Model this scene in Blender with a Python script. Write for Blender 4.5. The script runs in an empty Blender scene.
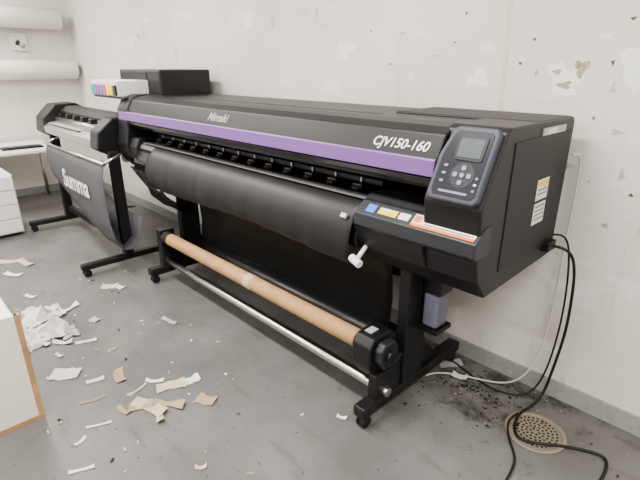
import bpy, bmesh, math, random
from mathutils import Vector, Matrix
random.seed(7)
C=bpy.context
COL=C.scene.collection
# ---------------------------------------------------------------- materials
def nt(name):
    m=bpy.data.materials.new(name);m.use_nodes=True
    t=m.node_tree;b=t.nodes['Principled BSDF'];return m,t,b
def setb(b,k,v):
    if k in b.inputs:b.inputs[k].default_value=v
def mat(name,col,rough=.5,metal=0,var=.06,scale=30,bump=0,spec=None,alpha=1,trans=0,emit=None,coat=0):
    m,t,b=nt(name)
    n=t.nodes.new('ShaderNodeTexNoise');n.inputs['Scale'].default_value=scale;n.inputs['Detail'].default_value=4
    g=t.nodes.new('ShaderNodeTexCoord');t.links.new(g.outputs['Object'],n.inputs['Vector'])
    r=t.nodes.new('ShaderNodeValToRGB')
    r.color_ramp.elements[0].position=.3;r.color_ramp.elements[1].position=.7
    r.color_ramp.elements[0].color=(*[c*(1-var) for c in col],1)
    r.color_ramp.elements[1].color=(*[min(1,c*(1+var)) for c in col],1)
    t.links.new(n.outputs['Fac'],r.inputs['Fac']);t.links.new(r.outputs['Color'],b.inputs['Base Color'])
    setb(b,'Roughness',rough);setb(b,'Metallic',metal)
    if spec is not None:setb(b,'Specular IOR Level',spec)
    setb(b,'Alpha',alpha);setb(b,'Transmission Weight',trans);setb(b,'Coat Weight',coat)
    if bump:
        bp=t.nodes.new('ShaderNodeBump');bp.inputs['Strength'].default_value=bump;bp.inputs['Distance'].default_value=.002
        t.links.new(n.outputs['Fac'],bp.inputs['Height']);t.links.new(bp.outputs['Normal'],b.inputs['Normal'])
    if emit:
        setb(b,'Emission Color',(*emit[:3],1));setb(b,'Emission Strength',emit[3])
    return m
M={}
M['black']=mat('black_plastic',(.012,.012,.014),.42,bump=.1,scale=300)
M['black2']=mat('black_textured_steel',(.015,.015,.017),.5,bump=.25,scale=400)
M['char']=mat('charcoal_plastic',(.026,.027,.033),.38,scale=40)
M['gloss']=mat('gloss_black',(.012,.012,.014),.15,scale=20)
M['mesh']=mat('black_media',(.011,.011,.012),.45,bump=.3,scale=120)
M['platen']=mat('platen_grey',(.16,.16,.165),.3)
M['film']=mat('dark_film',(.022,.022,.022),.25,alpha=.82)
M['net']=mat('black_net',(.018,.018,.018),.6,alpha=.78,scale=60)
M['purple']=mat('purple_stripe',(.205,.10,.31),.4,var=.03)
M['steel']=mat('brushed_steel',(.60,.58,.54),.28,metal=1,scale=60)
M['alu']=mat('aluminium',(.45,.45,.46),.35,metal=.9)
M['card']=mat('cardboard_tube',(.47,.28,.14),.7,scale=18,var=.1)
M['white']=mat('white_plastic',(.78,.78,.77),.4)
M['paper']=mat('paper_white',(.72,.71,.70),.8,var=.03)
M['paper2']=mat('paper_cream',(.56,.48,.35),.8)
M['paper3']=mat('paper_tan',(.40,.31,.20),.8)
M['rubber']=mat('rubber_black',(.012,.012,.012),.7)
M['panel']=mat('panel_slate',(.050,.055,.078),.4)
M['panelin']=mat('panel_face',(.012,.015,.024),.3)
M['lcd']=mat('lcd_glass',(.13,.145,.16),.15,var=.02)
M['btn']=mat('button_grey',(.24,.26,.30),.4)
M['blue']=mat('label_blue',(.05,.22,.62),.5)
M['yellow']=mat('label_yellow',(.85,.62,.05),.5)
M['orange']=mat('label_orange',(.80,.22,.04),.5)
M['label']=mat('label_white',(.72,.71,.69),.5)
M['labelg']=mat('label_grey',(.42,.42,.42),.5)
M['logo']=mat('logo_white',(.80,.80,.82),.5)
M['logod']=mat('logo_dim',(.36,.36,.37),.5)
M['text']=mat('print_black',(.03,.03,.03),.6)
M['fabric']=mat('grey_fabric',(.095,.095,.105),.85,bump=.4,scale=200)
M['vinyl']=mat('vinyl_roll',(.74,.73,.70),.45,var=.03)
M['fluid']=mat('bottle_plastic',(.24,.25,.34),.3,alpha=.8)
M['fluid2']=mat('waste_ink',(.10,.08,.12),.3)
M['tapey']=mat('yellowed_tape',(.66,.59,.47),.6,var=.12,scale=25)
M['patch']=mat('exposed_plaster',(.42,.36,.28),.9,var=.35,scale=50)
M['patchw']=mat('filler_white',(.84,.83,.81),.9)
M['brownm']=mat('rust_mark',(.17,.12,.085),.9)
M['greym']=mat('grey_scuff',(.50,.48,.45),.9,var=.25,scale=60)
M['wood']=mat('wood_edge',(.47,.29,.15),.6,scale=12,var=.2)
M['melamine']=mat('melamine_white',(.80,.77,.71),.35,var=.03)
M['base']=mat('baseboard_grey',(.33,.33,.32),.6,var=.1)
M['cable']=mat('cable_black',(.012,.012,.012),.45)
M['cablew']=mat('hose_white',(.58,.58,.50),.35)
M['iron']=mat('drain_metal',(.34,.30,.24),.5,metal=.4,bump=.6,scale=60)
M['grime']=mat('grime_black',(.02,.018,.016),.8)
inkc=[('k',(.03,.03,.03)),('c',(.02,.28,.62)),('m',(.62,.04,.28)),('y',(.85,.70,.03)),('g',(.10,.42,.16))]
for n,c in inkc:M['ink_'+n]=mat('ink_'+n,c,.4)

def wallmat():
    m,t,b=nt('painted_wall_scuffed')
    N=t.nodes.new;L=t.links.new
    g=N('ShaderNodeTexCoord')
    n=N('ShaderNodeTexNoise');n.inputs['Scale'].default_value=.9;n.inputs['Detail'].default_value=7
    L(g.outputs['Object'],n.inputs['Vector'])
    r=N('ShaderNodeValToRGB')
    r.color_ramp.elements[0].position=.3;r.color_ramp.elements[0].color=(.67,.645,.605,1)
    r.color_ramp.elements[1].position=.65;r.color_ramp.elements[1].color=(.745,.725,.69,1)
    L(n.outputs['Fac'],r.inputs['Fac'])
    last=r.outputs['Color']
    for sc,stretch,lo,hi,col in((3.2,(1,1,2.2),.62,.72,(.81,.80,.78,1)),(6,(1,1,.5),.69,.735,(.53,.50,.45,1)),(24,(1,1,1.6),.735,.765,(.24,.20,.16,1)),(2.0,(3.5,1,.6),.66,.76,(.62,.59,.54,1))):
        mp=N('ShaderNodeMapping');mp.inputs['Scale'].default_value=stretch;mp.inputs['Location'].default_value=(sc*1.3,sc,2)
        L(g.outputs['Object'],mp.inputs['Vector'])
        n2=N('ShaderNodeTexNoise');n2.inputs['Scale'].default_value=sc;n2.inputs['Detail'].default_value=4
        L(mp.outputs['Vector'],n2.inputs['Vector'])
        r2=N('ShaderNodeValToRGB');r2.color_ramp.elements[0].position=lo;r2.color_ramp.elements[0].color=(0,0,0,1)
        r2.color_ramp.elements[1].position=hi;r2.color_ramp.elements[1].color=(1,1,1,1)
        L(n2.outputs['Fac'],r2.inputs['Fac'])
        mx=N('ShaderNodeMix');mx.data_type='RGBA'
        L(r2.outputs['Color'],mx.inputs[0]);L(last,mx.inputs[6]);mx.inputs[7].default_value=col
        last=mx.outputs[2]
    L(last,b.inputs['Base Color'])
    b.inputs['Roughness'].default_value=.7
    n3=N('ShaderNodeTexNoise');n3.inputs['Scale'].default_value=60
    L(g.outputs['Object'],n3.inputs['Vector'])
    bp=N('ShaderNodeBump');bp.inputs['Strength'].default_value=.15;bp.inputs['Distance'].default_value=.003
    L(n3.outputs['Fac'],bp.inputs['Height']);L(bp.outputs['Normal'],b.inputs['Normal'])
    return m
def floormat():
    m,t,b=nt('worn_grey_concrete')
    N=t.nodes.new;L=t.links.new
    g=N('ShaderNodeTexCoord')
    n=N('ShaderNodeTexNoise');n.inputs['Scale'].default_value=1.8;n.inputs['Detail'].default_value=9;n.inputs['Roughness'].default_value=.65
    L(g.outputs['Object'],n.inputs['Vector'])
    r=N('ShaderNodeValToRGB')
    r.color_ramp.elements[0].position=.32;r.color_ramp.elements[0].color=(.122,.118,.115,1)
    r.color_ramp.elements[1].position=.68;r.color_ramp.elements[1].color=(.198,.192,.187,1)
    L(n.outputs['Fac'],r.inputs['Fac'])
    last=r.outputs['Color']
    for sc,stretch,lo,hi,col,f in((30,(1,1,1),.66,.74,(.065,.06,.057,1),1),(5,(.6,2.4,1),.60,.78,(.095,.09,.086,1),.85),(60,(1,1,1),.70,.76,(.36,.35,.33,1),.8),(11,(2.5,.5,1),.66,.76,(.25,.245,.24,1),.6)):
        mp=N('ShaderNodeMapping');mp.inputs['Scale'].default_value=stretch;mp.inputs['Location'].default_value=(sc,sc*.7,0)
        L(g.outputs['Object'],mp.inputs['Vector'])
        n2=N('ShaderNodeTexNoise');n2.inputs['Scale'].default_value=sc;n2.inputs['Detail'].default_value=4
        L(mp.outputs['Vector'],n2.inputs['Vector'])
        r2=N('ShaderNodeValToRGB');r2.color_ramp.elements[0].position=lo;r2.color_ramp.elements[0].color=(0,0,0,1)
        r2.color_ramp.elements[1].position=hi;r2.color_ramp.elements[1].color=(f,f,f,1)
        L(n2.outputs['Fac'],r2.inputs['Fac'])
        mx=N('ShaderNodeMix');mx.data_type='RGBA'
        L(r2.outputs['Color'],mx.inputs[0]);L(last,mx.inputs[6]);mx.inputs[7].default_value=col
        last=mx.outputs[2]
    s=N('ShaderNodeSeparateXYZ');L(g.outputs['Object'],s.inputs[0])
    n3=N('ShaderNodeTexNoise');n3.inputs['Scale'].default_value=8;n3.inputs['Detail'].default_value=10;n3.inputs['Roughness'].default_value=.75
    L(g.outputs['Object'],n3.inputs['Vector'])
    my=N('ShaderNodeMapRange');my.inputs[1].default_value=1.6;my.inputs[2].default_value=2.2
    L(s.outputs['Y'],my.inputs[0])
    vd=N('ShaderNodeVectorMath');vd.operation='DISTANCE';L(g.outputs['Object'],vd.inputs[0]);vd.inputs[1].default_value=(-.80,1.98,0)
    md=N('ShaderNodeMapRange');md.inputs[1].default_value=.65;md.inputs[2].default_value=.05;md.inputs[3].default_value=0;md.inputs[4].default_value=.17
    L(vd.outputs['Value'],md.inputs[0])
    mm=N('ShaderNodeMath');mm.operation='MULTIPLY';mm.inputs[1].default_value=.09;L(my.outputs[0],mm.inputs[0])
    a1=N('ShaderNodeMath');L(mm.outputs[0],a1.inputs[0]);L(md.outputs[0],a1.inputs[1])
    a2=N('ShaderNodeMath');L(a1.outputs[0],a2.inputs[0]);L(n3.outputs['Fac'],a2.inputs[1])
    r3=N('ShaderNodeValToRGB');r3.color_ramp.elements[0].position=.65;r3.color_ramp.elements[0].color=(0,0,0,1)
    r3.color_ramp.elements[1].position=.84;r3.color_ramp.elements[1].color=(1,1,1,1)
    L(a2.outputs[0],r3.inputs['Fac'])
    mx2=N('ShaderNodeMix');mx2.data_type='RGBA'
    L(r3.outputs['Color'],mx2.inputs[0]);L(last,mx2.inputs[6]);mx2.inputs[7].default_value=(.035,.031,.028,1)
    L(mx2.outputs[2],b.inputs['Base Color'])
    rr=N('ShaderNodeMapRange');rr.inputs[3].default_value=.34;rr.inputs[4].default_value=.58
    L(n.outputs['Fac'],rr.inputs[0]);L(rr.outputs[0],b.inputs['Roughness'])
    bp=N('ShaderNodeBump');bp.inputs['Strength'].default_value=.15;bp.inputs['Distance'].default_value=.004
    L(n3.outputs['Fac'],bp.inputs['Height']);L(bp.outputs['Normal'],b.inputs['Normal'])
    return m
# ---------------------------------------------------------------- helpers
def empty(name,loc):
    e=bpy.data.objects.new(name,None);e.location=loc;e.empty_display_size=.1;COL.objects.link(e);return e
def link(name,me,par=None,mats=None,smooth=False):
    o=bpy.data.objects.new(name,me);COL.objects.link(o)
    if mats is not None:
        if not isinstance(mats,(list,tuple)):mats=[mats]
        for m in mats:me.materials.append(M[m] if isinstance(m,str) else m)
    if smooth:
        for p in me.polygons:p.use_smooth=True
    if par:
        o.parent=par;o.matrix_parent_inverse=Matrix.Translation(par.location).inverted()
    return o
def bm2(name,bm,par,m,smooth=False):
    bmesh.ops.recalc_face_normals(bm,faces=bm.faces)
    me=bpy.data.meshes.new(name);bm.to_mesh(me);bm.free()
    return link(name,me,par,m,smooth)
def bev(o,w,seg=2,ang=35):
    b=o.modifiers.new('bev','BEVEL');b.width=w;b.segments=seg;b.limit_method='ANGLE';b.angle_limit=math.radians(ang)
    return o
def box(name,a,b,par,m,bw=.004,rotz=0,seg=2):
    bm=bmesh.new();bmesh.ops.create_cube(bm,size=1)
    c=[(a[i]+b[i])/2 for i in range(3)];s=[abs(b[i]-a[i]) for i in range(3)]
    bmesh.ops.scale(bm,vec=s,verts=bm.verts)
    if rotz:bmesh.ops.rotate(bm,verts=bm.verts,matrix=Matrix.Rotation(rotz,3,'Z'))
    bmesh.ops.translate(bm,vec=c,verts=bm.verts)
    o=bm2(name,bm,par,m)
    if bw:bev(o,min(bw,min(s)*.45),seg)
    return o
def prof(name,pts,x0,x1,par,m,bw=.004,seg=2):
    bm=bmesh.new()
    A=[bm.verts.new((x0,y,z)) for y,z in pts];B=[bm.verts.new((x1,y,z)) for y,z in pts]
    bm.faces.new(A);bm.faces.new(list(reversed(B)))
    n=len(pts)
    for i in range(n):bm.faces.new((A[i],A[(i+1)%n],B[(i+1)%n],B[i]))
    o=bm2(name,bm,par,m)
    if bw:bev(o,bw,seg,25)
    return o
def sheet(name,pts,x0,x1,par,m,th=.002,nx=1,wave=0,smooth=True,fn=None):
    bm=bmesh.new();rows=[]
    for k in range(nx+1):
        u=k/nx;x=x0+(x1-x0)*u;row=[]
        for j,(y,z) in enumerate(pts):
            q=[x,y+wave*math.sin(k*1.7+j*.5)*(j/len(pts)),z+wave*.5*math.sin(k*2.3+j)]
            if fn:q=fn(q,u,j/(len(pts)-1))
            row.append(bm.verts.new(q))
        rows.append(row)
    for k in range(nx):
        for j in range(len(pts)-1):
            bm.faces.new((rows[k][j],rows[k][j+1],rows[k+1][j+1],rows[k+1][j]))
    o=bm2(name,bm,par,m,smooth)
    s=o.modifiers.new('s','SOLIDIFY');s.thickness=th
    return o
def cyl(name,p,q,r,par,m,seg=24,bw=0,r2=None):
    p=Vector(p);q=Vector(q);d=q-p
    bm=bmesh.new();bmesh.ops.create_cone(bm,cap_ends=True,segments=seg,radius1=r,radius2=r if r2 is None else r2,depth=d.length)
    mt=Matrix.Translation((p+q)/2)@d.to_track_quat('Z','Y').to_matrix().to_4x4()
    bmesh.ops.transform(bm,matrix=mt,verts=bm.verts)
    o=bm2(name,bm,par,m)
    for f in o.data.polygons:
        if len(f.vertices)==4:f.use_smooth=True
    if bw:bev(o,bw)
    return o
def pipe(name,p,q,r,ri,par,m):
    p=Vector(p);q=Vector(q);d=q-p;n=32
    bm=bmesh.new();rings=[]
    for rad,z in((r,-.5),(r,.5),(ri,.5),(ri,-.5)):
        rings.append([bm.verts.new((rad*math.cos(2*math.pi*i/n),rad*math.sin(2*math.pi*i/n),z*d.length)) for i in range(n)])
    for k in range(4):
        a=rings[k];b=rings[(k+1)%4]
        for i in range(n):bm.faces.new((a[i],a[(i+1)%n],b[(i+1)%n],b[i]))
    mt=Matrix.Translation((p+q)/2)@d.to_track_quat('Z','Y').to_matrix().to_4x4()
    bmesh.ops.transform(bm,matrix=mt,verts=bm.verts)
    o=bm2(name,bm,par,m,True);bev(o,.001,1);return o
def wire(name,pts,r,par,m):
    cu=bpy.data.curves.new(name,'CURVE');cu.dimensions='3D';cu.bevel_depth=r;cu.bevel_resolution=3;cu.use_fill_caps=True
    s=cu.splines.new('NURBS');s.points.add(len(pts)-1)
    for i,p in enumerate(pts):s.points[i].co=(*p,1)
    s.use_endpoint_u=True;s.order_u=4;s.resolution_u=10
    o=bpy.data.objects.new(name,cu);COL.objects.link(o)
    dg=C.evaluated_depsgraph_get();me=bpy.data.meshes.new_from_object(o.evaluated_get(dg))
    bpy.data.objects.remove(o);me.materials.clear()
    return link(name,me,par,m,True)
def text(name,s,origin,xdir,ydir,size,par,m,shear=0,ext=.0008,bold=.0):
    cu=bpy.data.curves.new(name,'FONT');cu.body=s;cu.size=size;cu.extrude=ext;cu.shear=shear;cu.offset=bold
    cu.align_x='CENTER';cu.align_y='CENTER'
    o=bpy.data.objects.new(name,cu);COL.objects.link(o)
    dg=C.evaluated_depsgraph_get();me=bpy.data.meshes.new_from_object(o.evaluated_get(dg))
    bpy.data.objects.remove(o);me.materials.clear()
    X=Vector(xdir).normalized();Y=Vector(ydir).normalized();Z=X.cross(Y)
    mt=Matrix(((X.x,Y.x,Z.x,origin[0]),(X.y,Y.y,Z.y,origin[1]),(X.z,Y.z,Z.z,origin[2]),(0,0,0,1)))
    me.transform(mt)
    return link(name,me,par,m)
def plate(name,origin,xdir,ydir,w,h,th,par,m,rad=.0,n=5,poly=None,bw=0):
    X=Vector(xdir).normalized();Y=Vector(ydir).normalized();Z=X.cross(Y);O=Vector(origin)
    if poly is None:
        if rad<=0:poly=[(-w/2,-h/2),(w/2,-h/2),(w/2,h/2),(-w/2,h/2)]
        else:
            poly=[]
            for cx,cy,a0 in((w/2-rad,-h/2+rad,-90),(w/2-rad,h/2-rad,0),(-w/2+rad,h/2-rad,90),(-w/2+rad,-h/2+rad,180)):
                for k in range(n+1):
                    a=math.radians(a0+90*k/n);poly.append((cx+rad*math.cos(a),cy+rad*math.sin(a)))
    bm=bmesh.new()
    A=[bm.verts.new(O+X*x+Y*y) for x,y in poly];B=[bm.verts.new(O+X*x+Y*y+Z*th) for x,y in poly]
    bm.faces.new(list(reversed(A)));bm.faces.new(B);k=len(poly)
    for i in range(k):bm.faces.new((A[i],A[(i+1)%k],B[(i+1)%k],B[i]))
    o=bm2(name,bm,par,m)
    if bw:bev(o,bw,3)
    return o
def caster(pref,x,y,par,r=.03):
    cyl(pref+'_wheel',(x-.014,y,r),(x+.014,y,r),r,par,'rubber',20,.003)
    cyl(pref+'_wheel_b',(x-.034,y,r),(x-.02,y,r),r,par,'rubber',20,.003)
    box(pref+'_fork',(x-.036,y-.02,r),(x+.016,y+.02,r+.04),par,'black',.006)

# ---------------------------------------------------------------- room
WY=2.24;XL=-7.05;XR=2.6;YF=-3.2;ZC=3.0
FL=box('floor',(XL-.1,YF-.1,-.1),(XR+.1,WY+.1,0),None,floormat(),0)
wm=wallmat()
box('wall_back',(XL-.1,WY,0),(XR+.1,WY+.1,ZC),None,wm,0)
box('wall_left',(XL-.1,YF,0),(XL,WY,ZC),None,wm,0)
box('wall_right',(XR,YF,0),(XR+.1,WY,ZC),None,wm,0)
box('wall_front',(XL-.1,YF-.1,0),(XR+.1,YF,ZC),None,wm,0)
box('ceiling',(XL-.1,YF-.1,ZC),(XR+.1,WY+.1,ZC+.1),None,mat('ceiling_white',(.8,.79,.77),.9),0)
box('baseboard_back',(XL+.012,WY-.012,0),(XR-.012,WY,.10),None,'base',.002)
box('baseboard_left',(XL,YF,0),(XL+.012,WY-.012,.10),None,'base',.002)
# ---------------------------------------------------------------- large format printer
P=empty('wide_format_printer',(-2.3,1.8,0))
XLp,XRp=-3.78,-.69
prof('hood_cover',[(2.15,1.06),(2.15,1.385),(2.13,1.402),(1.62,1.405),(1.545,1.397),(1.495,1.375),(1.452,1.29),(1.447,1.225),(1.47,1.20),(1.50,1.21),(1.60,1.26),(1.74,1.26),(1.76,1.06)],XLp+.02,-.90,P,'black',.006)
prof('hood_seam',[(1.70,1.404),(1.70,1.4065),(1.694,1.4065),(1.694,1.404)],XLp+.1,-1.36,P,'char',0)
prof('purple_stripe',[(1.4515,1.29),(1.445,1.292),(1.440,1.286),(1.436,1.228),(1.447,1.225)],XLp+.03,-.905,P,'purple',.001)
prof('hood_lower_lip',[(1.447,1.225),(1.438,1.222),(1.44,1.20),(1.462,1.178),(1.475,1.178),(1.475,1.21)],XLp+.03,-.91,P,'gloss',.003)
box('carriage_bay_back',(-3.6,1.74,1.03),(-.95,1.76,1.27),P,'black2',0)
box('carriage_rail',(-3.5,1.70,1.17),(-1.2,1.735,1.20),P,'alu',.003)
box('clamp_bar',(-3.45,1.60,1.10),(-1.26,1.66,1.13),P,'char',.006)
for i in range(13):
    x=-3.36+i*.165
    box('pinch_roller_arm_%d'%i,(x-.03,1.56,1.075),(x+.03,1.62,1.105),P,'black',.008)
    cyl('pinch_roller_%d'%i,(x-.022,1.56,1.082),(x+.022,1.56,1.082),.012,P,'rubber',14)
    box('pinch_spring_%d'%i,(x-.006,1.59,1.105),(x+.006,1.62,1.13),P,'alu',.002)
prof('platen',[(1.75,1.02),(1.75,1.062),(1.50,1.062),(1.47,1.055),(1.46,1.03)],-3.5,-1.235,P,'platen',.003)
box('platen_edge_strip',(-3.45,1.475,1.070),(-1.245,1.535,1.0735),P,'platen',.001)
prof('front_apron',[(1.75,1.02),(1.47,1.035),(1.44,1.015),(1.415,.975),(1.405,.93),(1.40,.885),(1.42,.865),(1.50,.86),(1.70,.84),(1.75,.84)],-3.5,-1.235,P,'gloss',.004)
def mfold(q,u,v):
    # soft vertical folds; the free edge hangs unevenly
    f=.007*math.sin(u*19)+.004*math.sin(u*47+1)+.010*math.exp(-((u-.62)/.012)**2)+.010*math.exp(-((u-.33)/.012)**2)
    q[1]-=abs(f)*v
    q[2]-=.015*v*math.sin(u*7+.5)*(1 if v>.6 else 0)
    return q
sheet('loaded_media',[(1.74,1.0675),(1.50,1.0675),(1.465,1.056),(1.435,1.035),(1.408,1.005),(1.388,.97),(1.376,.93),(1.370,.89),(1.370,.855),(1.376,.825),(1.392,.802),(1.42,.79),(1.47,.785)],-3.24,-1.25,P,'mesh',.0015,80,.001,fn=mfold)
plate('media_warning_sticker',(-1.30,1.398,1.00),(1,0,0),(0,.036,.042),.03,.02,.012,P,'tapey')
def lsag(q,u,v):
    q[2]+=.10*(1-u)*v;q[1]+=.03*math.sin(u*5+v*3);return q
sheet('hanging_net',[(1.42,.88),(1.44,.78),(1.49,.66),(1.58,.56),(1.66,.55)],-3.62,-3.22,P,'net',.0015,10,.004,fn=lsag)
sheet('takeup_media',[(1.70,.84),(1.74,.66),(1.755,.48),(1.74,.32),(1.70,.24),(1.63,.22),(1.57,.27),(1.537,.345)],-3.18,-1.28,P,'film',.0015,24,.003)
# left end unit
prof('left_end_housing',[(2.15,.84),(2.15,1.385),(2.12,1.41),(1.55,1.41),(1.49,1.385),(1.442,1.30),(1.432,1.16),(1.41,1.05),(1.42,.95),(1.50,.86)],XLp,-3.60,P,'black',.012,3)
prof('left_end_inner',[(2.1,.86),(2.1,1.1),(1.46,1.1),(1.43,1.04),(1.43,.95),(1.50,.88)],-3.60,-3.48,P,'black2',.006)
cyl('left_media_guide_shaft',(-3.86,1.5,.90),(-3.78,1.5,.90),.02,P,'steel')
cyl('left_media_guide_knob',(-3.9,1.5,.90),(-3.86,1.5,.90),.035,P,'white',24,.005)
# right end unit
prof('right_end_housing',[(2.15,.82),(2.15,1.39),(2.135,1.412),(1.56,1.412),(1.535,1.40),(1.41,1.155),(1.42,1.06),(1.42,.95),(1.445,.87),(1.52,.785),(2.10,.80)],-.92,XRp,P,'black',.010,3)
prof('right_rear_cover',[(2.15,1.10),(2.15,1.392),(2.135,1.414),(1.80,1.414),(1.78,1.10)],-1.36,-.70,P,'black2',.006)
prof('maintenance_front',[(2.12,.80),(2.12,1.1),(1.5,1.10),(1.455,1.075),(1.400,1.035),(1.395,.985),(1.41,.93),(1.44,.87),(1.52,.785)],-1.245,-.90,P,'black2',.006)
prof('front_ledge',[(1.50,1.085),(1.452,1.08),(1.392,1.035),(1.387,.985),(1.40,.97),(1.50,.97)],-1.24,-.685,P,'char',.004)
box('side_seam_panel',(XRp-.002,1.60,.87),(XRp+.004,2.12,1.36),P,'black2',.003)
sd=Vector((0,.06,.045)).normalized();fx=(1,0,0)
def ledge(x,k,w,h,m,name,th=.0012):
    o=Vector((x,1.392,1.035))+sd*(.075*k)+Vector((0,-.0006,.0008))
    return plate(name,o,fx,sd,w,h,th,P,m,.0)
ledge(-1.170,.5,.045,.04,'blue','label_energy')
ledge(-1.085,.5,.09,.032,'yellow','label_caution')
ledge(-1.095,.62,.05,.012,'label','label_caution_white',.0018)
ledge(-1.005,.5,.05,.032,'label','label_notice')
ledge(-.832,.5,.265,.056,'label','label_warning')
ledge(-.832,.20,.265,.012,'orange','label_warning_orange',.0018)
ledge(-.945,.58,.03,.03,'orange','label_warning_icon',.0018)
for i in range(4):ledge(-.81,.36+.15*i,.20,.003,'text','label_text_%d'%i,.0018)
cyl('media_clamp_lever',(-1.235,1.375,.835),(-1.175,1.365,.82),.018,P,'white',20,.004)
cyl('media_clamp_lever_stem',(-1.205,1.375,.83),(-1.205,1.44,.88),.01,P,'white',12)
# control panel
pu=Vector((0,.125,.245)).normalized()
pn=Vector((1,0,0)).cross(pu)
def pp(x,s,d=0):return Vector((x,1.41,1.155))+pu*s+pn*d
panelpoly=[(-.10,-.115),(-.088,-.135),(.085,-.135),(.10,-.12),(.10,.125),(.085,.14),(-.06,.14),(-.075,.125),(-.10,.03)]
plate('control_panel_housing',pp(-.80,.135,-.004),fx,pu,0,0,.032,P,'panel',poly=panelpoly,bw=.008)
inner=[(x*.84,y*.87) for x,y in panelpoly]
plate('control_panel_face',pp(-.80,.135,.0275),fx,pu,0,0,.002,P,'panelin',poly=inner,bw=.001)
plate('lcd_bezel',pp(-.785,.195,.0295),fx,pu,.108,.090,.003,P,'black',.01)
plate('lcd_screen',pp(-.785,.195,.0325),fx,pu,.088,.068,.001,P,'lcd',.003)
for i,(a,b) in enumerate([(-.0,.026),(.026,0),(0,-.026),(-.026,0)]):
    plate('nav_button_%d'%i,pp(-.785+a,.098+b,.0295),fx,pu,.017,.017,.004,P,'btn',.006)
plate('nav_ring',pp(-.785,.098,.0290),fx,pu,.09,.09,.0015,P,'char',.0449,8)
plate('enter_button',pp(-.785,.098,.0295),fx,pu,.017,.017,.004,P,'btn',.0084)
for i in range(3):
    plate('func_button_%d'%i,pp(-.855,.07+i*.028,.0295),fx,pu,.016,.009,.003,P,'btn',.004)
    plate('func_button_r_%d'%i,pp(-.728,.05+i*.022,.0295),fx,pu,.010,.008,.003,P,'label' if i==1 else 'btn',.003)
plate('panel_legend',pp(-.80,.035,.0295),fx,pu,.11,.008,.001,P,'btn',.003)
# side labels
sy=(0,1,0);sz=(0,0,1)
plate('side_rating_label_top',(XRp+.004,1.90,1.145),sy,sz,.11,.085,.001,P,'label')
plate('side_rating_label_band',(XRp+.0052,1.90,1.17),sy,sz,.10,.02,.001,P,'yellow')
plate('side_rating_label',(XRp+.004,1.90,1.045),sy,sz,.11,.09,.001,P,'label')
for i in range(4):plate('side_label_text_%d'%i,(XRp+.0052,1.90,1.075-i*.018),sy,sz,.09,.004,.0006,P,'text')
for i in range(2):plate('side_label_text_t%d'%i,(XRp+.0052,1.90,1.145-i*.018),sy,sz,.09,.004,.0006,P,'text')
plate('side_top_label',(XRp+.0005,1.93,1.375),sy,sz,.22,.028,.0045,P,'labelg')
plate('side_top_label_white',(XRp+.005,1.90,1.375),sy,sz,.09,.02,.001,P,'label')
box('power_inlet',(XRp-.01,2.02,.84),(XRp+.03,2.10,.885),P,'black',.004)
hf=Vector((0,.043,.085)).normalized();hn=Vector((1,0,0)).cross(hf)
def hp(x,s):return Vector((x,1.452,1.29))+hf*s+hn*.0012
text('model_text','CJV150-160',hp(-1.085,.040),fx,hf,.054,P,'logo',.25,.0006,.0008)
text('brand_text','Mimaki',hp(-2.38,.046),fx,hf,.070,P,'logod',.3,.0006,.0012)
# ink supply unit on rear left
box('ink_unit_housing',(-4.28,1.70,1.39),(-3.52,2.14,1.59),P,'black',.015)
box('ink_unit_recess',(-4.24,1.695,1.40),(-3.74,1.705,1.57),P,'black2',.003)
box('ink_unit_shelf',(-4.28,1.46,1.375),(-3.66,2.12,1.39),P,'char',.004)
box('ink_unit_bracket',(-4.2,1.9,1.1),(-3.76,2.1,1.378),P,'black',.005)
order=['g','c','m','c','m','y','y','k']
for i,k in enumerate(order):
    x=-4.26+i*.067
    box('ink_cartridge_%d'%i,(x,1.45,1.392),(x+.052,1.72,1.51),P,'white',.006)
    box('ink_cartridge_cap_%d'%i,(x+.001,1.435,1.40),(x+.051,1.452,1.475),P,'ink_'+k,.004)
    box('ink_cartridge_label_%d'%i,(x+.004,1.446,1.48),(x+.048,1.4505,1.505),P,'label',.0)
# stand
for nm,x in(('right',-1.126),('left',-3.31)):
    box(nm+'_leg_post',(x-.03,1.63,.10),(x+.03,1.79,.85),P,'black2',.006)
    box(nm+'_foot_bar',(x-.035,1.33,.065),(x+.035,2.17,.125),P,'black',.01)
    prof(nm+'_foot_gusset',[(1.45,.12),(1.64,.30),(1.80,.30),(1.98,.12)],x-.012,x+.012,P,'black',.003)
    caster(nm+'_caster_front',x+.01,1.37,P);caster(nm+'_caster_rear',x+.01,2.13,P)
box('stand_cross_beam',(-3.28,1.78,.60),(-1.156,1.82,.68),P,'black2',.004)
box('stand_lower_beam',(-3.28,1.84,.16),(-1.156,1.90,.24),P,'black2',.004)
def rotprof(name,pts,x0,x1,m,bw=.01):return prof(name,pts,x0,x1,P,m,bw,3)
rotprof('takeup_motor_box',[(1.40,.30),(1.40,.40),(1.43,.44),(1.55,.45),(1.60,.40),(1.60,.22),(1.45,.22)],-1.24,-1.13,'black')
rotprof('takeup_motor_cover',[(1.43,.33),(1.43,.39),(1.46,.42),(1.53,.42),(1.56,.38),(1.56,.28),(1.46,.28)],-1.13,-1.085,'char')
cyl('takeup_motor_knob',(-1.085,1.49,.35),(-1.065,1.49,.35),.03,P,'black',24,.004)
box('takeup_motor_label',(-1.21,1.455,.4455),(-1.17,1.51,.4505),P,'labelg',0)
box('takeup_bracket_right',(-1.15,1.42,.11),(-1.10,1.60,.26),P,'black',.006)
box('takeup_bracket_left',(-3.35,1.44,.11),(-3.28,1.56,.42),P,'black',.008)
cyl('takeup_flange_right',(-1.27,1.487,.36),(-1.24,1.487,.36),.05,P,'rubber',28,.004)
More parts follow.
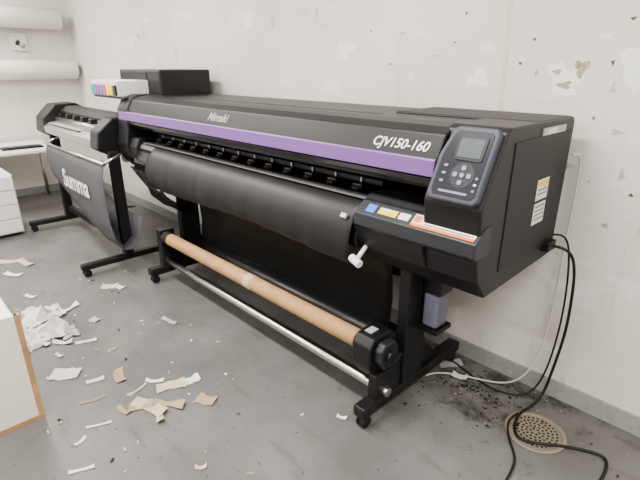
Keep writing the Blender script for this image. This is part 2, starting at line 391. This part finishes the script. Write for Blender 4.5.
cyl('takeup_flange_left',(-3.28,1.487,.36),(-3.20,1.487,.36),.05,P,'rubber',28,.004)
pipe('takeup_cardboard_tube',(-3.22,1.487,.36),(-1.255,1.487,.36),.046,.038,P,'card')
cyl('tube_seam_band',(-2.20,1.487,.36),(-2.12,1.487,.36),.0468,P,'paper2',28)
cyl('tension_bar',(-3.34,1.495,.145),(-1.08,1.495,.145),.024,P,'steel',28,.003)
cyl('tension_bar_collar',(-1.16,1.495,.145),(-1.125,1.495,.145),.034,P,'rubber',24,.003)
# waste bottle
box('waste_bottle',(-1.085,1.73,.42),(-1.0,1.83,.60),P,'fluid',.018,seg=3)
box('waste_ink_fill',(-1.078,1.737,.43),(-1.008,1.823,.50),P,'fluid2',.014)
cyl('waste_bottle_neck',(-1.042,1.78,.60),(-1.042,1.78,.64),.018,P,'white')
box('waste_bottle_holder',(-1.10,1.715,.40),(-.985,1.845,.425),P,'black',.004)
box('waste_bottle_holder_back',(-1.10,1.715,.42),(-1.09,1.845,.72),P,'black',.003)
box('waste_bottle_guard',(-1.09,1.725,.60),(-.99,1.84,.70),P,'black',.008)
# cords and hoses that belong to the printer
wire('power_cable',[(-.67,2.06,.862),(-.60,2.07,.870),(-.56,2.09,.82),(-.555,2.12,.6),(-.556,2.14,.42),(-.585,2.16,.2),(-.60,2.15,.04),(-.62,2.06,.009),(-.645,1.97,.009),(-.62,1.88,.009),(-.58,1.80,.009),(-.50,1.84,.009),(-.42,1.906,.009),(-.33,1.96,.009),(-.26,1.985,.008),(-.235,1.93,.008),(-.23,1.80,.008),(-.25,1.6,.008)],.0065,P,'cable')
wire('network_cable',[(-.68,2.10,.9),(-.63,2.11,.92),(-.60,2.12,.85),(-.585,2.15,.55),(-.60,2.17,.3),(-.62,2.16,.12),(-.66,2.1,.02),(-.78,2.06,.007),(-.9,2.06,.007),(-1.05,2.12,.007),(-1.2,2.15,.007),(-1.6,2.0,.007)],.0045,P,'cable')
wire('drain_cord',[(-.645,1.97,.009),(-.665,1.90,.009),(-.62,1.80,.009),(-.55,1.72,.009),(-.51,1.66,.009),(-.50,1.5,.009)],.005,P,'cable')
wire('white_drain_hose',[(-.68,2.16,1.25),(-.66,2.19,1.26),(-.65,2.2,1.22),(-.652,2.2,1.0),(-.65,2.2,.6),(-.65,2.19,.32),(-.68,2.15,.14),(-.76,2.12,.03),(-.90,2.08,.01),(-1.05,2.02,.008),(-1.12,1.95,.008),(-1.13,1.90,.008)],.005,P,'cablew')

# ---------------------------------------------------------------- vinyl cutter with basket
S=empty('vinyl_cutting_plotter',(-4.7,1.45,0))
prof('cutter_body',[(1.66,1.02),(1.66,1.17),(1.60,1.205),(1.48,1.21),(1.46,1.12),(1.32,1.10),(1.27,1.06),(1.27,1.0),(1.34,.97),(1.6,.97)],-5.3,-3.9,S,'alu',.006)
prof('cutter_top_cover',[(1.60,1.20),(1.60,1.245),(1.50,1.245),(1.44,1.20),(1.44,1.18)],-5.3,-3.9,S,'black',.005)
prof('cutter_left_head',[(1.68,.96),(1.68,1.22),(1.60,1.27),(1.40,1.26),(1.28,1.14),(1.26,1.0),(1.34,.95)],-5.52,-5.25,S,'black',.012)
prof('cutter_right_head',[(1.68,.96),(1.68,1.20),(1.60,1.24),(1.40,1.23),(1.28,1.13),(1.26,1.0),(1.34,.95)],-3.98,-3.81,S,'black',.012)
cyl('cutter_drum',(-5.3,1.40,1.125),(-3.95,1.40,1.125),.02,S,'steel')
box('cutter_rail',(-5.3,1.455,1.15),(-3.95,1.462,1.18),S,'white',.001)
box('cutter_media_scrap',(-5.1,1.29,1.098),(-4.3,1.37,1.104),S,'labelg',.001)
for i in range(6):
    x=-5.15+i*.21
    box('cutter_pinch_%d'%i,(x-.025,1.40,1.145),(x+.025,1.46,1.185),S,'black',.004)
for x in(-5.35,-3.80):
    box('cutter_post_%d'%int(-x*10),(x-.03,1.33,.09),(x+.03,1.41,.98),S,'black2',.006)
    box('cutter_foot_%d'%int(-x*10),(x-.03,.98,.06),(x+.03,1.78,.11),S,'black',.01)
    caster('cutter_caster_f_%d'%int(-x*10),x+.01,1.02,S);caster('cutter_caster_r_%d'%int(-x*10),x+.01,1.74,S)
box('cutter_crossbar',(-5.3,1.36,.16),(-3.82,1.41,.22),S,'black2',.004)
def bsk(q,u,v):
    cut=max(0,1-u/.7)
    z0=.20+.36*cut
    q[2]=.92-(.92-q[2])*(.92-z0)/(.92-.20)
    return q
sheet('basket_fabric',[(1.22,.92),(1.20,.82),(1.195,.65),(1.20,.45),(1.225,.30),(1.28,.21),(1.34,.20),(1.42,.27),(1.46,.45)],-5.05,-3.62,S,'fabric',.004,14,.003,fn=bsk)
cyl('basket_front_bar',(-5.1,1.22,.92),(-3.60,1.22,.92),.012,S,'steel',16)
for x in(-5.08,-3.62):
    cyl('basket_arm_%d'%int(-x*10),(x,1.22,.92),(x,1.36,.98),.010,S,'steel',12)
text('basket_logo','Summa',(-4.28,1.186,.665),(1,0,0),(0,0,1),.22,S,'logo',0,.001,.005)

# ---------------------------------------------------------------- left: desk, drawers, rolls
Dk=empty('office_desk',(-6.5,1.0,0))
box('desktop',(-6.98,.2,.69),(-6.05,1.62,.72),Dk,'melamine',.003)
for i,(x,y) in enumerate([(-6.93,.25),(-6.1,.25),(-6.93,1.57),(-6.1,1.57)]):
    cyl('desk_leg_%d'%i,(x,y,0),(x,y,.69),.02,Dk,'alu')
K=empty('computer_keyboard',(-6.3,1.3,.72))
box('keyboard_base',(-6.42,1.05,.7205),(-6.25,1.47,.738),K,'black',.004)
for r_ in range(5):
    for c_ in range(13):
        box('key_%d_%d'%(r_,c_),(-6.405+r_*.029,1.065+c_*.03,.738),(-6.38+r_*.029,1.09+c_*.03,.744),K,'char',0)
DW=empty('drawer_cabinet',(-5.8,.65,0))
box('drawer_carcass',(-5.95,.3,.03),(-5.32,.92,.62),DW,'melamine',.004)
for i in range(4):
    box('drawer_front_%d'%i,(-5.322,.31,.045+i*.143),(-5.30,.91,.18+i*.143),DW,'white',.004)
    box('drawer_handle_%d'%i,(-5.30,.55,.125+i*.143),(-5.285,.70,.137+i*.143),DW,'alu',.003)
box('drawer_plinth',(-5.9,.33,0),(-5.36,.88,.03),DW,'black',0)
for i,(z,y1) in enumerate([(2.17,2.08),(1.58,2.17)]):
    R=empty('wall_roll_rack' if i==0 else 'wall_roll_rack.001',(-6.9,1.4,z))
    pipe('vinyl_roll',(-6.89,.5,z),(-6.89,y1,z),.115 if i else .12,.04,R,'vinyl')
    cyl('rack_bar',(-6.89,.4,z),(-6.89,y1+.04,z),.018,R,'steel')
    for j,y in enumerate((.42,y1+.03)):
        box('rack_bracket_%d'%j,(XL+.0,y-.012,z-.05),(-6.86,y+.012,z+.03),R,'alu',.003)
H=empty('wall_hook_board',(-7.03,1.6,1.86))
box('hook_plate',(-7.05,1.52,1.80),(-7.02,1.70,2.0),H,'vinyl',.004)
cyl('hook_peg',(-7.02,1.59,1.88),(-6.95,1.59,1.90),.02,H,'text')
cyl('hook_peg_b',(-7.02,1.65,1.84),(-6.95,1.65,1.86),.015,H,'alu')
W=empty('floor_cables',(-6.0,1.7,0))
for i in range(4):
    wire('loose_cable_%d'%i,[(-6.9+i*.1,2.1,.01),(-6.5,1.9-i*.08,.01),(-6.2,2.05,.01),(-5.9,1.85-i*.1,.01),(-5.7,2.0,.01),(-5.5,2.0+.05*i,.01)],.008,W,'cable')

# ---------------------------------------------------------------- foreground cabinet
F=empty('white_cabinet',(-2.5,-.2,0))
HT=.565
box('cabinet_side_panel',(-2.27,-1.2,.02),(-2.25,.285,HT),F,'melamine',.001)
box('cabinet_body',(-2.95,-1.2,.02),(-2.27,.270,HT),F,'melamine',.002)
box('cabinet_edge_banding',(-2.272,.270,.02),(-2.249,.294,HT),F,'wood',.001)
box('cabinet_base_edge',(-2.95,-1.2,0),(-2.246,.294,.022),F,'wood',.001)

# ---------------------------------------------------------------- floor drain
Dn=empty('floor_drain',(-.538,1.917,0))
pipe('drain_rim',(-.538,1.917,.0),(-.538,1.917,.006),.135,.112,Dn,'iron')
bm=bmesh.new()
bmesh.ops.create_circle(bm,cap_ends=True,segments=32,radius=.115)
bmesh.ops.translate(bm,vec=(-.538,1.917,.002),verts=bm.verts);bm2('drain_plate',bm,Dn,'iron')
k=0
for r_ in range(1,6):
    n=6*r_
    for i in range(n):
        a=2*math.pi*i/n+r_*.2
        x=-.538+.019*r_*math.cos(a);y=1.917+.019*r_*math.sin(a)
        cyl('drain_hole_%d'%k,(x,y,.0018),(x,y,.0028),.0055,Dn,'grime',10);k+=1
# ---------------------------------------------------------------- paper litter
class Multi:
    def __init__(s):s.bm=bmesh.new();s.m=[]
    def idx(s,m):
        if m not in s.m:s.m.append(m)
        return s.m.index(m)
    def flake(s,x,y,w,l,ang,m,z=.003,curl=.01,jag=.12):
        n=5;mi=s.idx(m);rows=[];ca,sa=math.cos(ang),math.sin(ang)
        bow=random.uniform(-.15,.15)*l
        for i in range(n+1):
            u=i/n-.5;row=[]
            ja=random.uniform(-jag,jag)*w;jb=random.uniform(-jag,jag)*w
            for side,j in((-.5,ja),(.5,jb)):
                px=u*l;py=side*w+j+bow*(u*u*2)
                pz=z+curl*abs(u*2)**2*(1 if side>0 else .35)
                row.append(s.bm.verts.new((x+px*ca-py*sa,y+px*sa+py*ca,pz)))
            rows.append(row)
        for i in range(n):
            f=s.bm.faces.new((rows[i][0],rows[i][1],rows[i+1][1],rows[i+1][0]));f.material_index=mi
    def crumple(s,x,y,z,sx,sy,sz,m,seed):
        rnd=random.Random(seed);mi=s.idx(m);n=7;vs=[]
        for i in range(n):
            row=[]
            for j in range(n):
                u=i/(n-1)-.5;v=j/(n-1)-.5
                edge=max(abs(u),abs(v))*2
                row.append(s.bm.verts.new((x+u*sx+rnd.uniform(-.12,.12)*sx,y+v*sy+rnd.uniform(-.12,.12)*sy,z+sz*(1-edge*.8)*rnd.uniform(.1,1)+.002)))
            vs.append(row)
        for i in range(n-1):
            for j in range(n-1):
                f=s.bm.faces.new((vs[i][j],vs[i+1][j],vs[i+1][j+1]));f.material_index=mi
                f=s.bm.faces.new((vs[i][j],vs[i+1][j+1],vs[i][j+1]));f.material_index=mi
    def done(s,name,par=None):
        me=bpy.data.meshes.new(name);s.bm.to_mesh(me);s.bm.free();return link(name,me,par,s.m)
q=Multi()
q.crumple(-3.17,.40,0,.26,.18,.11,'paper',1);q.crumple(-3.06,.55,0,.22,.18,.14,'paper',2)
q.crumple(-3.24,.54,.03,.18,.20,.11,'paper',3);q.crumple(-2.98,.45,0,.14,.12,.07,'paper',4);q.crumple(-3.33,.63,0,.20,.10,.09,'paper',5)
q.crumple(-2.98,.63,0,.15,.10,.05,'labelg',6);q.crumple(-3.42,.52,0,.12,.10,.08,'paper',8)
q.flake(-3.0,.36,.05,.16,.4,'paper',.01,.03,.3);q.flake(-3.3,.72,.04,.15,1.9,'paper',.01,.03,.3);q.flake(-2.88,.56,.03,.12,.9,'paper',.005,.03,.3)
q.done('crumpled_paper')
q=Multi()
for x,y,w,l,a,m in [(-2.53,.47,.10,.15,.9,'paper'),(-2.36,.57,.03,.09,1.3,'paper'),(-3.03,.80,.05,.07,.3,'labelg'),(-2.80,.67,.03,.12,1.2,'paper'),
 (-3.48,1.07,.08,.12,1.0,'paper2'),(-3.42,1.12,.05,.10,.3,'paper'),(-2.31,.68,.05,.13,-.2,'paper3'),(-2.04,.85,.07,.15,1.2,'paper2'),(-2.00,.95,.06,.09,1.4,'paper'),
 (-1.80,.92,.07,.10,.5,'paper3'),(-2.00,.46,.012,.11,1.2,'paper'),(-1.78,.31,.015,.10,1.2,'paper'),(-2.02,.58,.025,.09,.2,'paper3'),(-2.67,1.16,.03,.14,.2,'labelg'),
 (-2.13,.80,.025,.10,.8,'paper'),(-4.59,.63,.08,.2,1,'paper2'),(-4.26,.58,.05,.16,.6,'paper'),(-4.45,.72,.06,.16,.2,'paper2'),(-3.72,.58,.03,.10,.5,'paper'),
 (-1.44,.68,.02,.05,1.0,'paper2'),(-2.75,.5,.02,.06,.3,'paper'),(-2.6,.75,.02,.05,1.3,'paper3'),(-1.95,.36,.015,.06,2,'paper'),
 (-2.2,.5,.010,.12,1.35,'paper3'),(-2.12,.70,.012,.12,1.8,'paper2')]:
    q.flake(x,y,w,l,a,m)
q.flake(-1.95,.70,.06,.20,.35,'paper2',.004,.02,.25);q.flake(-1.90,.77,.05,.16,.75,'paper3',.006,.02,.25);q.flake(-1.98,.66,.04,.12,1.4,'paper3',.005,.015,.25);q.flake(-1.86,.70,.03,.12,-.3,'paper2',.008,.02,.25)
for i in range(80):
    x=random.uniform(-3.8,-1.2);y=random.uniform(.25,1.28)
    if x<-2.2 and y<.36:continue
    q.flake(x,y,random.uniform(.005,.013),random.uniform(.008,.03),random.uniform(0,3),random.choice(['paper','paper2','paper3','labelg','grime']),.002,.003)
q.done('paper_scraps')
q=Multi()
for i in range(200):
    a=random.uniform(0,6.28);rr=abs(random.gauss(0,.26))
    x=-.95+rr*math.cos(a)*1.5;y=1.98+rr*math.sin(a)*.7
    if y>2.21 or x>1:continue
    w=random.uniform(.004,.010)
    q.flake(x,y,w,w*random.uniform(1,2),random.uniform(0,3),random.choice(['grime','grime','grime','paper3']),.002,.004,.4)
for x,y,w,l,a,m in[(-1.23,1.33,.02,.05,.4,'paper'),(-1.1,2.1,.06,.14,.9,'labelg'),(-1.0,2.03,.04,.08,.3,'paper')]:q.flake(x,y,w,l,a,m)
q.done('dirt_flakes',FL)
# ---------------------------------------------------------------- wall marks
cnt=0
def wmark(x,z,w,h,m,jag=.38,n=18):
    global cnt
    poly=[];ph=random.uniform(0,6)
    for i in range(n):
        a=2*math.pi*i/n;s=1+random.uniform(-jag,jag)*.6+.3*math.sin(a*3+ph)
        poly.append((w/2*math.cos(a)*s,h/2*math.sin(a)*s))
    nm='wall_paint_chip' if cnt==0 else 'wall_paint_chip.%03d'%cnt
    plate(nm,(x,WY,z),(1,0,0),(0,0,1),0,0,.0008+.0002*(cnt%5),None,m,poly=poly);cnt+=1
plate('wall_tape_strip',(-1.075,WY,1.70),(1,.0,.0),(-.03,0,1),.024,.75,.001,None,'tapey')
plate('wall_label_strip',(-.85,WY,1.475),(1,0,0),(0,0,1),.17,.028,.001,None,'label')
for a in [(-.80,1.555,.13,.13,'patchw'),(-.735,1.60,.05,.065,'patch'),(-.79,1.53,.06,.03,'patch'),(-.83,1.585,.035,.02,'patch'),(-.76,1.50,.05,.03,'patchw'),
    (-.90,1.93,.14,.022,'greym'),(-.80,1.925,.05,.014,'brownm'),(-.72,1.93,.07,.018,'greym'),(-.50,1.60,.20,.14,'patchw'),(-.42,1.75,.10,.06,'patchw'),(-.60,1.52,.02,.04,'greym'),(-.62,1.62,.012,.02,'brownm'),
    (-2.9,2.12,.06,.015,'brownm'),(-2.62,2.09,.035,.05,'brownm'),(-2.60,2.05,.04,.03,'greym'),(-1.75,1.62,.014,.014,'brownm'),(-1.9,1.8,.014,.01,'brownm'),(-1.3,1.85,.010,.015,'brownm'),(-1.5,1.93,.03,.012,'greym'),(-3.4,1.95,.03,.015,'greym'),(-.3,1.3,.05,.02,'greym'),(-.45,1.1,.015,.015,'brownm'),
    (-1.45,1.66,.05,.012,'greym'),(-1.6,1.55,.03,.03,'patchw'),(-2.1,1.7,.15,.10,'patchw'),(-2.3,1.85,.03,.012,'greym'),(-1.2,1.55,.10,.07,'patchw'),(-1.0,1.62,.015,.012,'brownm'),(-.55,1.35,.05,.02,'greym'),(-.50,1.18,.02,.05,'greym'),(-.35,1.5,.03,.02,'greym'),(-.65,1.40,.010,.014,'brownm'),(-.52,.95,.03,.02,'greym'),(-4.4,2.2,.07,.03,'greym'),(-5.0,1.9,.05,.05,'greym'),(-3.9,2.2,.03,.02,'brownm'),
    (-.92,1.58,.014,.03,'greym'),(-.58,1.78,.02,.012,'brownm'),(-.66,1.72,.05,.02,'patchw'),(-.95,1.72,.012,.012,'brownm'),(-1.35,1.72,.012,.010,'brownm'),(-1.68,1.78,.04,.012,'greym')]:
    wmark(*a)
# ---------------------------------------------------------------- lights
def fixture(i,x,y,pw):
    e=empty('ceiling_light' if i==0 else 'ceiling_light.%03d'%i,(x,y,ZC-.04))
    box('lamp_tray',(x-.62,y-.16,ZC-.06),(x+.62,y+.16,ZC),e,'white',.004)
    box('lamp_diffuser',(x-.58,y-.13,ZC-.068),(x+.58,y+.13,ZC-.0605),e,mat('diffuser_%d'%i,(.9,.9,.88),.5,emit=(1,.97,.92,2.5)),.002)
    l=bpy.data.lights.new('lamp',"AREA");l.shape='RECTANGLE';l.size=1.2;l.size_y=.3;l.energy=pw;l.color=(1,.965,.915)
    o=bpy.data.objects.new('lamp_light',l);COL.objects.link(o);o.location=(x,y,ZC-.09)
    o.parent=e;o.matrix_parent_inverse=Matrix.Translation(e.location).inverted()
k=0
for x in(-6.0,-3.8,-1.6,.8):
    for y in(-1.6,.6):
        fixture(k,x,y,57);k+=1
w=bpy.data.worlds.new('World');C.scene.world=w;w.use_nodes=True
w.node_tree.nodes['Background'].inputs[0].default_value=(.8,.85,.9,1);w.node_tree.nodes['Background'].inputs[1].default_value=.3
C.scene.view_settings.view_transform='AgX'
try:C.scene.view_settings.look='AgX - Medium High Contrast'
except Exception:pass
# ---------------------------------------------------------------- camera
cd=bpy.data.cameras.new('camera');cam=bpy.data.objects.new('camera',cd);COL.objects.link(cam)
cam.location=(0,0,1.6);cam.rotation_euler=(math.radians(90-20.42),0,math.radians(46.1))
cd.sensor_width=36;cd.lens=25.99;cd.clip_start=.05
C.scene.camera=cam
